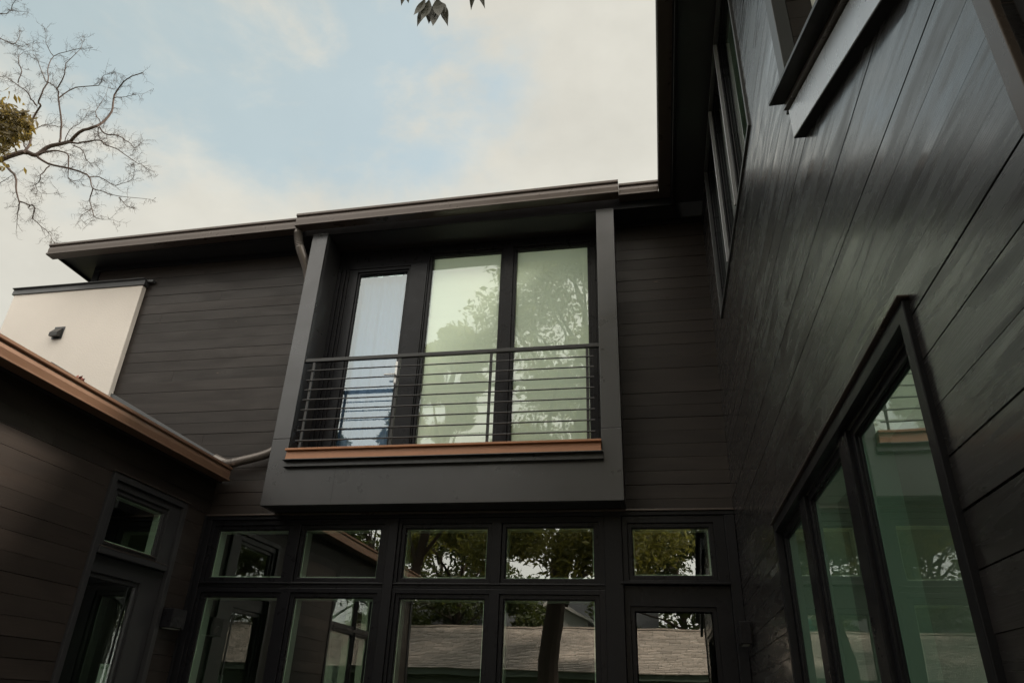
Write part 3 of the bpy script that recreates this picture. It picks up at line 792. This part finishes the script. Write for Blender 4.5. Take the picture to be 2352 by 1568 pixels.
# ------------------------------------------------------------------ trees
def leafcloud(mb, centers, n, size, r, flat=0.55, droop=0.0, soft=False):
    """n pointed leaves scattered through clumps (centre, radius, weight)"""
    ws = [c[2] for c in centers]
    for _ in range(n):
        c = r.choices(centers, ws)[0]
        while True:
            v = Vector((r.uniform(-1, 1), r.uniform(-1, 1), r.uniform(-1, 1)))
            if v.length < 1: break
        v = Vector((r.gauss(0, .42), r.gauss(0, .42), r.gauss(0, .42))) if soft else v * (0.35 + 0.65 * r.random() ** 0.4)
        p = Vector(c[0]) + Vector((v.x, v.y, v.z * 0.75)) * c[1]
        d = Vector((r.gauss(0, 1), r.gauss(0, 1), r.gauss(-droop, flat))).normalized()
        s_ = size * r.uniform(0.6, 1.3)
        w = d.cross(Vector((r.gauss(0, 1), r.gauss(0, 1), r.gauss(0, 1)))).normalized() * s_ * 0.2
        nn = d.cross(w).normalized() * s_ * 0.07
        a, e = p - d * s_ * 0.5, p + d * s_ * 0.5
        mb.add([tuple(a), tuple(p + w - d * s_ * 0.08 + nn), tuple(e), tuple(p - w - d * s_ * 0.08 + nn), tuple(p - d * s_ * 0.05)], [(0, 1, 4), (1, 2, 4), (2, 3, 4), (3, 0, 4)])
def leafy_tree(base, height, trunk_r, crown_r, n, size, seed, lm, label, clumps=34, z_low=0.30, group=None, squash=1.0, lean=(0, 0)):
    r = random.Random(seed)
    o = empty('tree', (base[0], base[1], 0 if base[2] is None else base[2]), label, 'tree', group)
    z0 = -1.6
    tb = MB()
    top = Vector((base[0] + lean[0] + r.uniform(-.4, .4), base[1] + lean[1] + r.uniform(-.4, .4), z0 + height * 0.82))
    b0 = Vector((base[0], base[1], z0)); up_ = Vector((base[0], base[1], top.z))
    pts = [b0.lerp(up_, t).lerp(b0.lerp(top, t), min(1, t * 1.6)) + Vector((r.uniform(-.12, .12), r.uniform(-.12, .12), 0)) * (t > 0) for t in (0, .05, .2, .4, .6, .8, 1)]
    tb.tube(pts, [trunk_r * k for k in (1.35, 1.05, 0.95, 0.8, 0.55, 0.3, 0.08)], 12)
    cl = []
    for k in range(clumps):
        a = r.uniform(0, 2 * math.pi); t = r.random()
        hz = z0 + height * (z_low + (1 - z_low) * t)
        prof = math.sin(math.pi * min(1, 0.18 + 0.78 * t)) ** 0.7
        rr = crown_r * prof * r.uniform(0.35, 1.0) * squash
        c = Vector((base[0] + lean[0] * (0.4 + 0.6 * t) + rr * math.cos(a), base[1] + lean[1] * t + rr * math.sin(a), hz))
        cl.append((c, crown_r * r.uniform(0.20, 0.34), 1.0))
        if k % 2 == 0:
            f_ = max(0.22, (z_low + (1 - z_low) * t) * 0.75); s0 = pts[0].lerp(top, f_ / 0.82)
            tb.tube([s0, s0.lerp(c, 0.5) + Vector((0, 0, 0.1 * height * 0.2)), c], [trunk_r * 0.28, trunk_r * 0.16, 0.02], 6)
    tb.build('trunk', M['bark'], o)
    lb = MB(); leafcloud(lb, cl, n, size, r, droop=0.5); lb.build('crown', lm, o)
    return o
big = leafy_tree((-2.75, -6.2, None), 16.5, 0.27, 3.7, 56000, 0.19, 11, M['leaf'],
                 'leafy tree mirrored in the windows, its pointed leaves hanging into the top edge', clumps=70, z_low=0.30, lean=(1.5, -0.3))
for i, (x, y, hh, cr_, sd_) in enumerate(((2.2, -17.0, 11.5, 4.2, 21), (-8.5, -17.5, 10.0, 4.0, 22), (9.0, -15.0, 12.0, 4.6, 23), (-15.5, -14.0, 11.0, 4.3, 24), (-22.0, -8.0, 10.5, 4.5, 25), (-7.9, -9.0, 13.8, 2.1, 27), (-12.0, -10.5, 10.3, 2.4, 28), (-10.8, -23.0, 12.0, 4.0, 29), (1.0, -23.5, 12.5, 4.4, 30), (-6.0, -30.0, 16.0, 5.5, 33), (6.0, -19.0, 11.0, 4.2, 31), (-13.0, -20.0, 11.0, 4.2, 32))):
    leafy_tree((x, y, None), hh, 0.24, cr_, 13000, 0.28, sd_, M['leaf'] if i == 5 else M['leaf_dark'], 'leafy tree near the shingled garage, seen only as a reflection in the glass', clumps=34, z_low=0.45 if 5 <= i <= 6 else 0.12, lean=(1.3, 0) if i == 5 else (0, 0),
               group='trees round the garage')
# the spray of leaves that hangs into the top of the picture
tw = MB(); tw.tube([(-2.9, -6.0, 6.4), (-2.3, -3.2, 6.6), (-1.6, 0.5, 5.9), (-1.28, 2.6, 4.75), (-1.24, 2.98, 4.27), (-1.24, 3.0, 4.18)], [0.05, 0.04, 0.022, 0.010, 0.005, 0.003], 7)
tw.tube([(-1.6, 0.5, 5.9), (-1.1, 2.4, 4.75), (-0.93, 2.95, 4.30)], [0.02, 0.008, 0.003], 6)
tw.build('branch', M['bark'], big)
lv = MB()
def leaf(mb, a, b, w, curl=0.15, side=Vector((0, -1, 0))):
    w *= 1.35
    a = Vector(a); b = Vector(b); d = b - a; s_ = d.cross(side).normalized(); nrm = s_.cross(d).normalized()
    rows = []
    for t, k in ((0, .03), (.12, .45), (.3, .92), (.45, 1.0), (.62, .82), (.8, .42), (.92, .14), (1, .0)):
        p = a + d * t + nrm * (curl * d.length * (t * (1 - t)) )
        rows.append((p - s_ * w * k, p - nrm * w * 0.25 * k, p + s_ * w * k))
    vs = [tuple(q) for r_ in rows for q in r_]
    fs = []
    for i in range(len(rows) - 1):
        o_ = i * 3
        fs += [(o_, o_ + 1, o_ + 4, o_ + 3), (o_ + 1, o_ + 2, o_ + 5, o_ + 4)]
    mb.add(vs, fs)
H = Vector((-1.24, 3.0, 4.17))
for (u, z_, w, dy) in ((-1.228, 3.925, .026, 0.0), (-1.345, 3.965, .024, .02), (-1.305, 3.975, .026, -.02), (-1.27, 3.99, .028, .03), (-1.185, 3.985, .027, -.02), (-1.135, 3.94, .021, .03), (-1.36, 4.02, .022, -.03), (-1.16, 4.0, .026, .01)):
    leaf(lv, H + Vector(((u + 1.24) * 0.45, dy, 0.0)), (u, 3.0 + dy, z_), w, 0.25 * (1 if dy > 0 else -1))
H2 = Vector((-0.95, 2.95, 4.26))
for (u, z_, w, dy) in ((-0.885, 4.02, .020, 0), (-0.985, 4.05, .02, .02), (-0.93, 4.09, .02, -.02)):
    leaf(lv, H2, (u, 3.0 + dy, z_), w, 0.2)
for (u, z_, w, dy) in ((-1.47, 4.17, .018, 0), (-1.42, 4.185, .018, .02)):
    leaf(lv, Vector((-1.44, 2.98, 4.32)), (u, 3.0, z_), w, 0.2)
lv.build('hanging_leaves', M['leaf_shade'], big)

# bare tree at the left
bt = empty('tree', (-24.5, 12.5, 0), 'bare spreading tree with twisted leafless branches against the sky', 'tree')
def at(a, b_, y):                    # a point of the sky at depth y
    d = pdir(a / 2.7307, b_ / 2.7307); t = y / d.y
    return d * t
r = random.Random(17)
TY = 13.0
limbs = [
 ([(-420, 1330), (-200, 1090), (0, 1000), (150, 960), (230, 970), (300, 925), (400, 895), (435, 888), (490, 835), (580, 795), (640, 770), (700, 700), (715, 620), (735, 560), (800, 500), (890, 455)], 25, 2),
 ([(150, 955), (185, 900), (190, 790), (215, 730), (250, 665), (235, 635), (270, 560), (300, 500), (300, 430), (335, 355), (450, 310), (580, 295)], 12, 1.6),
 ([(235, 660), (195, 622), (170, 570), (105, 522), (40, 490), (0, 475)], 7, 1.5),
 ([(105, 522), (130, 440), (120, 370), (130, 335), (190, 320)], 5, 1.3),
 ([(370, 890), (382, 780), (370, 600), (350, 545), (290, 505), (240, 380), (205, 340)], 9, 1.5),
 ([(370, 610), (480, 545), (620, 530), (640, 480), (700, 460)], 6, 1.2),
 ([(360, 560), (400, 460), (420, 390), (500, 310), (520, 230)], 6, 1.2),
 ([(235, 980), (300, 1030), (430, 1055), (520, 1085), (560, 1120), (580, 1180), (650, 1205), (740, 1235), (920, 1250)], 10, 1.4),
 ([(580, 1185), (565, 1260), (570, 1310), (510, 1360), (545, 1420)], 5, 1.2),
 ([(570, 1310), (605, 1370), (720, 1385)], 4, 1.0),
 ([(560, 1118), (620, 1105), (720, 1160), (820, 1130), (835, 1075)], 5, 1.2),
 ([(740, 1235), (800, 1300), (845, 1305)], 3.4, 1.0),
 ([(230, 970), (330, 942), (425, 965), (432, 1040), (430, 1120), (520, 1135)], 9, 1.5),
 ([(430, 893), (520, 890), (620, 880), (650, 905), (740, 940), (830, 1000), (880, 1025), (925, 1052)], 8, 1.4),
 ([(620, 795), (660, 838), (740, 860), (800, 890), (850, 930), (900, 880)], 7, 1.3),
 ([(620, 800), (625, 860), (690, 870)], 5, 1.0),
 ([(0, 1005), (60, 1060), (100, 1110), (105, 1200), (120, 1262), (113, 1340), (110, 1425)], 12, 1.4),
 ([(120, 1262), (190, 1285), (220, 1305), (210, 1370), (290, 1440), (320, 1500), (345, 1535)], 6, 1.2),
 ([(190, 1285), (180, 1303)], 5, 1.0),
 ([(215, 800), (270, 790), (322, 776)], 5, 1.0),
 ([(455, 905), (520, 945), (553, 1015), (605, 1030)], 5, 1.0),
 ([(310, 1040), (255, 1095), (245, 1135), (225, 1160), (260, 1210), (375, 1215)], 5, 1.0),
 ([(-60, 1165), (0, 1150), (80, 1100)], 6, 1.0),
 ([(160, 930), (140, 870), (90, 840)], 6, 1.2),
 ([(640, 770), (600, 700), (650, 620), (680, 520)], 4, 1.1),
 ([(715, 620), (790, 600), (900, 585)], 4, 1.1),
 ([(330, 350), (290, 280), (295, 180)], 4, 1.1),
 ([(400, 895), (440, 820), (520, 760), (560, 680)], 4, 1.1),
 ([(-200, 60), (0, 85), (78, 72), (180, 76)], 6, 1.3), ([(78, 72), (86, 20), (125, -30)], 5, 1.2),
 ([(-200, 150), (0, 238), (80, 275), (122, 240), (120, 195)], 6, 1.3), ([(85, 275), (140, 290), (225, 252)], 4, 1.2),
]
tb = MB()
UNIT = TY / 2.7307 / (1.393 * 1176) * 1.20           # metres per traced unit at that depth
def twig(p, d, ln, rad, depth):
    n = 4
    pts = [p]; dd = d.copy()
    for i in range(n):
        dd = (dd + Vector((r.gauss(0, .20), r.gauss(0, .20), r.gauss(0, .20)))).normalized()
        pts.append(pts[-1] + dd * ln / n)
    tb.tube(pts, [max(rad * (1 - 0.7 * i / n), UNIT * 0.42) for i in range(n + 1)], 4, cap=False)
    if depth > 0:
        for i in range(1, n + 1):
            for _ in range(2 if r.random() < 0.5 else 1):
                s_ = (dd + Vector((r.gauss(0, .8), r.gauss(0, .8), r.gauss(0, .8)))).normalized()
                twig(pts[i], s_, ln * r.uniform(.35, .6), rad * 0.7, depth - 1)
for trace, w, spread in limbs:
    ph = r.uniform(0, 6)
    P3 = [at(a + r.uniform(-6, 6), b_ + r.uniform(-6, 6), TY + 0.25 * math.sin(i * 0.9 + ph)) for i, (a, b_) in enumerate(trace)]
    pts = []; n_ = len(P3)
    for i in range(n_ - 1):
        p0, p1, p2, p3 = P3[max(i - 1, 0)], P3[i], P3[i + 1], P3[min(i + 2, n_ - 1)]
        for t in (0, .33, .67):
            q = 0.5 * ((2 * p1) + (p2 - p0) * t + (2 * p0 - 5 * p1 + 4 * p2 - p3) * t * t + (3 * p1 - p0 - 3 * p2 + p3) * t ** 3)
            pts.append(q + Vector((r.gauss(0, 1), r.gauss(0, 1), r.gauss(0, 1))) * UNIT * (1.5 if w > 9 else 3.0))
    pts.append(P3[-1])
    N_ = len(pts)
    rad = [max(UNIT * w * (1 - 0.86 * (i / (N_ - 1)) ** 0.9), UNIT * 0.75) for i in range(N_)]
    tb.tube(pts, rad, 7)
    for i in range(2, N_):
        for _ in range(2):
            if r.random() < 0.40 and w > 9: continue
            d = (pts[i] - pts[i - 1]).normalized()
            s_ = (d * 0.7 + Vector((r.gauss(0, .7), r.gauss(0, .5), r.gauss(0, .7)))).normalized()
            twig(pts[i], s_, UNIT * r.uniform(45, 110), UNIT * 1.15, 2 if r.random() < 0.22 else 1)
base = at(-420, 1330, TY)
tb.tube([(base.x - 1.0, TY + .3, -1.6), (base.x - 0.7, TY + .2, 3.0), (base.x - 0.5, TY, base.z * 0.75), base, at(-300, 1190, TY)], [0.42, 0.36, 0.30, 0.26, 0.2], 10)
tb.build('branches', M['bark'], bt)
# the leafy tree whose edge shows beside it
ev = empty('tree', (-19.5, 10.6, 0), 'dense olive-green tree whose leafy edge shows in front of the bare branches', 'tree')
er = random.Random(5)
cl = []
for (a, b_, rr, w_) in ((-60, 780, .85, 2.0), (20, 760, .48, 2.0), (90, 740, .38, 1.3), (140, 770, .22, .6), (175, 800, .18, .5), (150, 850, .16, .35), (100, 820, .25, .5), (0, 850, .42, 1.5), (50, 880, .20, .5), (0, 940, .20, .5), (10, 660, .2, .4), (130, 720, .20, .4), (-200, 700, 1.2, 3), (-220, 900, 1.0, 2.5), (-380, 600, 1.3, 3), (-350, 850, 1.3, 3)):
    cl.append((at(a, b_, 10.6), rr, w_))
lb = MB(); leafcloud(lb, cl, 2300, 0.19, er, droop=0.9, soft=True); lb.build('crown', M['leaf_olive'], ev)
q = at(-260, 800, 10.6); tk = MB()
tk.tube([(q.x - .3, 10.6, -1.6), (q.x - .2, 10.6, 3), (q.x, 10.6, q.z - 1), (q.x, 10.6, q.z + 1)], [.24, .2, .14, .04], 9)
tk.tube([(q.x, 10.6, q.z - 1.2), tuple(at(-40, 800, 10.6)), tuple(at(120, 760, 10.6))], [.08, .04, .012], 6)
tk.build('trunk', M['bark'], ev)

# ------------------------------------------------------------------ what the glass mirrors: garage and gabled house behind the terrace
ga = empty('garage', (-1, -11, 0), 'low garage with a weathered shingle roof, seen mirrored in the ground-floor windows', 'garage')
c = MB(); c.box(-9, 7, -17.0, -9.4, -1.6, 1.0); c.build('wall', M['green_paint'], ga)
c = MB(); c.box(-9.4, 7.4, -9.12, -9.05, 0.86, 1.02); c.build('fascia', M['green_paint'], ga)
sh = MB(); rg = random.Random(8)
rows = 30
for k in range(rows):
    t0, t1 = k / rows, (k + 1) / rows
    y0, y1 = -9.0 - 4.2 * t0, -9.0 - 4.2 * t1
    z0_, z1_ = 1.03 + 1.52 * t0, 1.03 + 1.52 * t1
    x = -9.4 - rg.random() * 0.3
    while x < 7.4:
        w = rg.uniform(.25, .45)
        e = rg.uniform(0, .012)
        sh.add([(x, y0 + .01, z0_ + .012 + e), (x + w - .01, y0 + .01, z0_ + .012 + e), (x + w - .01, y1 - .06, z1_ + .004), (x, y1 - .06, z1_ + .004),
                (x, y0 + .01, z0_ - .01), (x + w - .01, y0 + .01, z0_ - .01)], [(0, 1, 2, 3), (4, 5, 1, 0)])
        x += w
sh.build('roof', M['shingle'], ga)
c = MB(); c.prism([(-13.2, 2.53), (-9.06, 1.02), (-17.3, 1.02)], -9.3, 7.3, 'x'); c.build('roof_deck', M['batten'], ga)
c = MB(); c.box(-9.4, 7.4, -13.3, -13.1, 2.55, 2.60); c.build('ridge_cap', M['shingle'], ga)
gh = empty('house', (-5, -22, 0), 'white gabled house with a teal shuttered window behind the garage', 'house')
c = MB(); c.box(-11.5, -0.5, -27, -20.3, -1.6, 2.2); c.build('wall', M['white_paint'], gh)
c = MB(); c.prism([(-20.0, 2.2), (-24.0, 5.0), (-27.4, 2.2), (-27.4, 2.05), (-24.0, 4.85), (-20.0, 2.05)], -12, 0, 'x'); c.build('roof', M['roof'], gh)
c = MB(); c.prism([(-5.95, 2.0), (-3.0, 2.0), (-3.0, 3.55), (-4.49, 4.30), (-5.95, 3.55)], -23.0, -20.1, 'y'); c.build('dormer', M['white_paint'], gh)
c = MB(); c.prism([(-6.15, 3.45), (-4.49, 4.32), (-2.8, 3.45), (-2.8, 3.58), (-4.49, 4.46), (-6.15, 3.58)], -23.4, -19.9, 'y'); c.build('dormer_roof', M['white_paint'], gh)
c = MB(); c.box(-4.90, -4.25, -20.1, -20.06, 2.6, 3.75); c.build('window', M['teal'], gh)
